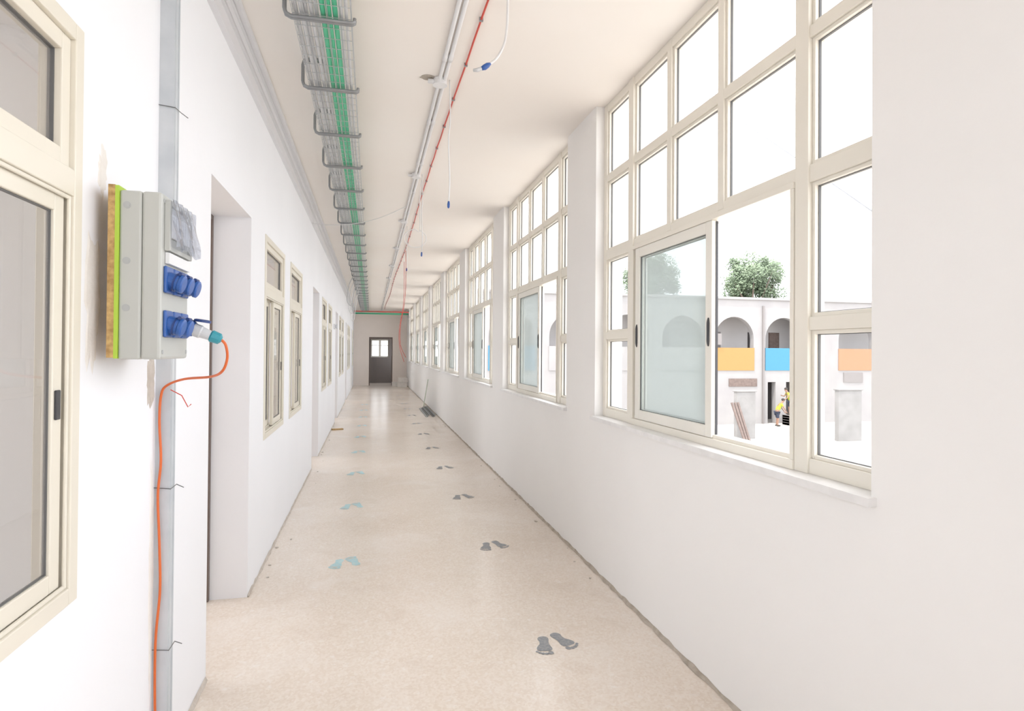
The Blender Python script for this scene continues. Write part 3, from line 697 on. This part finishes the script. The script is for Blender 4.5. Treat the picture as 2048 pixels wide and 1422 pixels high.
for i in range(4): st.box(-0.5, 0.5, -0.35, 0.35, 0.16*i, 0.16*i+0.14)
st.box(-0.5, -0.4, -0.35, 0.35, 0, 0.6); st.box(0.4, 0.5, -0.35, 0.35, 0, 0.6)
st.fin("work_platform", M_XGREY, loc=(25.9, 32.75, GZ), label="low grey stack of boards used as a work platform", category="platform")
MB().tube([(4.0, 12.0, 8.95), (4.0, 7.28, 5.17), (4.08, 4.18, 2.69), (4.15, -2.9, -3.0)], 0.013, 6, smooth_pts=6).fin("guy_wire", M_WIRE, smooth=True, label="thin grey guy wire running down to the courtyard ground", category="wire")

# ------------------------------------------------------------------ people
def skin_obj(name, nodes, m, parent, root=0, sub=1):
    bm = bmesh.new(); lay = bm.verts.layers.skin.verify(); vs = []
    for i, (p, r, par) in enumerate(nodes):
        v = bm.verts.new(p); v[lay].radius = (r, r); v[lay].use_root = (i == root); vs.append(v)
    for i, (p, r, par) in enumerate(nodes):
        if par is not None: bm.edges.new((vs[par], vs[i]))
    me = bpy.data.meshes.new(name); bm.to_mesh(me); bm.free(); me.materials.append(m)
    o = bpy.data.objects.new(name, me); COL.objects.link(o)
    if parent: o.parent = parent
    s = o.modifiers.new("skin", 'SKIN'); s.use_smooth_shade = True
    q = o.modifiers.new("sub", 'SUBSURF'); q.levels = sub; q.render_levels = sub
    return o
def person(loc, rotz, lean, arms, lab):
    e = empty("person", loc, label=lab, category="person"); e.rotation_euler = (0, 0, rotz)
    L = lean
    pel = (0,0,0.92); sp = (0.06*L,0,1.08); chs = (0.20*L,0,1.28); nk = (0.30*L,0,1.44); hb = (0.34*L+0.01,0,1.53); ht = (0.36*L+0.02,0,1.64)
    N = [(pel, 0.13, None), (sp, 0.115, 0), (chs, 0.14, 1), (nk, 0.055, 2), (hb, 0.085, 3), (ht, 0.085, 4), ((hb[0]+0.11,0,1.575), 0.014, 4)]
    for sgn in (-1, 1):
        el, ha = arms[0 if sgn < 0 else 1]
        i = len(N)
        N += [((chs[0]+0.02, sgn*0.18, 1.38), 0.058, 2), ((el[0], sgn*el[1], el[2]), 0.042, i), ((ha[0], sgn*ha[1], ha[2]), 0.026, i+1)]
        hv = (Vector((ha[0],sgn*ha[1],ha[2]))-Vector((el[0],sgn*el[1],el[2]))).normalized()
        palm = Vector((ha[0],sgn*ha[1],ha[2]))+hv*0.07; N.append((tuple(palm), 0.028, i+2)); pi = len(N)-1
        side = hv.cross(Vector((0,1,0))).normalized()
        for q, fl in enumerate((0.07,0.085,0.08,0.06)):
            b = palm+side*(q-1.5)*0.02+hv*fl*0.5; N.append((tuple(b), 0.009, pi)); N.append((tuple(b+hv*fl*0.4+Vector((0,-sgn*0.015,0))), 0.008, len(N)-1))
        N.append((tuple(palm-side*0.05), 0.010, i+2))
        j = len(N)
        N += [((0.0, sgn*0.095, 0.86), 0.095, 0), ((0.05, sgn*0.11, 0.49), 0.06, j), ((0.0, sgn*0.12, 0.10), 0.04, j+1), ((0.14, sgn*0.13, 0.04), 0.035, j+2)]
    skin_obj("body", N, M_SKIN, e)
    V = [((0.02*L,0,0.90), 0.155, None), (sp, 0.145, 0), (chs, 0.17, 1), ((nk[0]-0.03*L,0,1.38), 0.09, 2)]
    for sgn in (-1, 1):
        el = arms[0 if sgn < 0 else 1][0]; i = len(V)
        V += [((chs[0]+0.02, sgn*0.18, 1.37), 0.078, 2), (((chs[0]+el[0])/2, sgn*(0.18+el[1])/2, (1.37+el[2])/2), 0.062, i)]
    skin_obj("vest", V, M_HIVIS, e)
    T = [((0,0,0.90), 0.15, None)]
    for sgn in (-1, 1):
        i = len(T); T += [((0.0, sgn*0.10, 0.82), 0.11, 0), ((0.05, sgn*0.11, 0.47), 0.08, i)]
    skin_obj("shorts", T, M_NAVY, e)
    for sgn in (-1, 1):
        MB().sphere((0.05, sgn*0.125, 0.05), 0.14, 0.055, 0.05, 12).fin("boot", M_HAIR, parent=e, smooth=True)
        MB().sphere((hb[0]+0.078, sgn*0.032, 1.60), 0.012, n=8).fin("eye", M_HAIR, parent=e)
        MB().sphere((hb[0]-0.005, sgn*0.088, 1.58), 0.02, 0.012, 0.03, n=8).fin("ear", M_SKIN, parent=e)
    MB().box(hb[0]+0.075, hb[0]+0.09, -0.025, 0.025, 1.53, 1.54).fin("mouth", M_BROWN, parent=e)
    MB().sphere((ht[0]-0.02, 0, 1.645), 0.105, 0.10, 0.085, 14).fin("hair", M_HAIR, parent=e, smooth=True)
person((24.40, 32.3, GZ), -0.35, 1.0, [((0.38,0.21,1.10),(0.50,0.15,0.93)), ((0.36,0.21,1.08),(0.48,0.15,0.90))], "worker in a yellow hi-vis vest and dark shorts leaning forward")
person((25.72, 32.75, GZ+0.62), 2.9, 0.8, [((0.30,0.22,1.15),(0.45,0.16,1.20)), ((0.30,0.24,1.10),(0.42,0.18,1.0))], "worker in a yellow hi-vis vest standing on a platform")

# ------------------------------------------------------------------ light
w = bpy.data.worlds.new("sky"); scene.world = w; w.use_nodes = True
bg = w.node_tree.nodes["Background"]; bg.inputs[0].default_value = (0.95, 0.968, 1.015, 1); bg.inputs[1].default_value = 4.5
sd = bpy.data.lights.new("sun", 'SUN'); sd.energy = 4.6; sd.angle = 0.02; sd.color = (1.0, 0.94, 0.86)
so = bpy.data.objects.new("sun", sd); COL.objects.link(so); so.location = (0, 0, 30)
so.rotation_euler = Vector((0.45, 0.25, -1.0)).to_track_quat('-Z', 'Y').to_euler()

# ------------------------------------------------------------------ camera
FPX = 1200.0; yaw = math.atan(282/FPX); pitch = math.radians(0.5); roll = math.radians(0.42)
cd = bpy.data.cameras.new("camera"); cam = bpy.data.objects.new("camera", cd); COL.objects.link(cam)
cd.sensor_fit = 'HORIZONTAL'; cd.sensor_width = 36; cd.lens = 36*FPX/2048; cd.clip_start = 0.05; cd.clip_end = 500
cd.shift_y = -(711-692)/2048
M = Matrix.Rotation(-yaw, 4, 'Z') @ Matrix.Rotation(math.pi/2+pitch, 4, 'X') @ Matrix.Rotation(roll, 4, 'Z')
M.translation = (0, 0, 1.5); cam.matrix_world = M
scene.camera = cam
scene.view_settings.view_transform = 'Standard'
scene.view_settings.look = 'None'
scene.view_settings.exposure = 0.0
scene.view_settings.gamma = 1.12
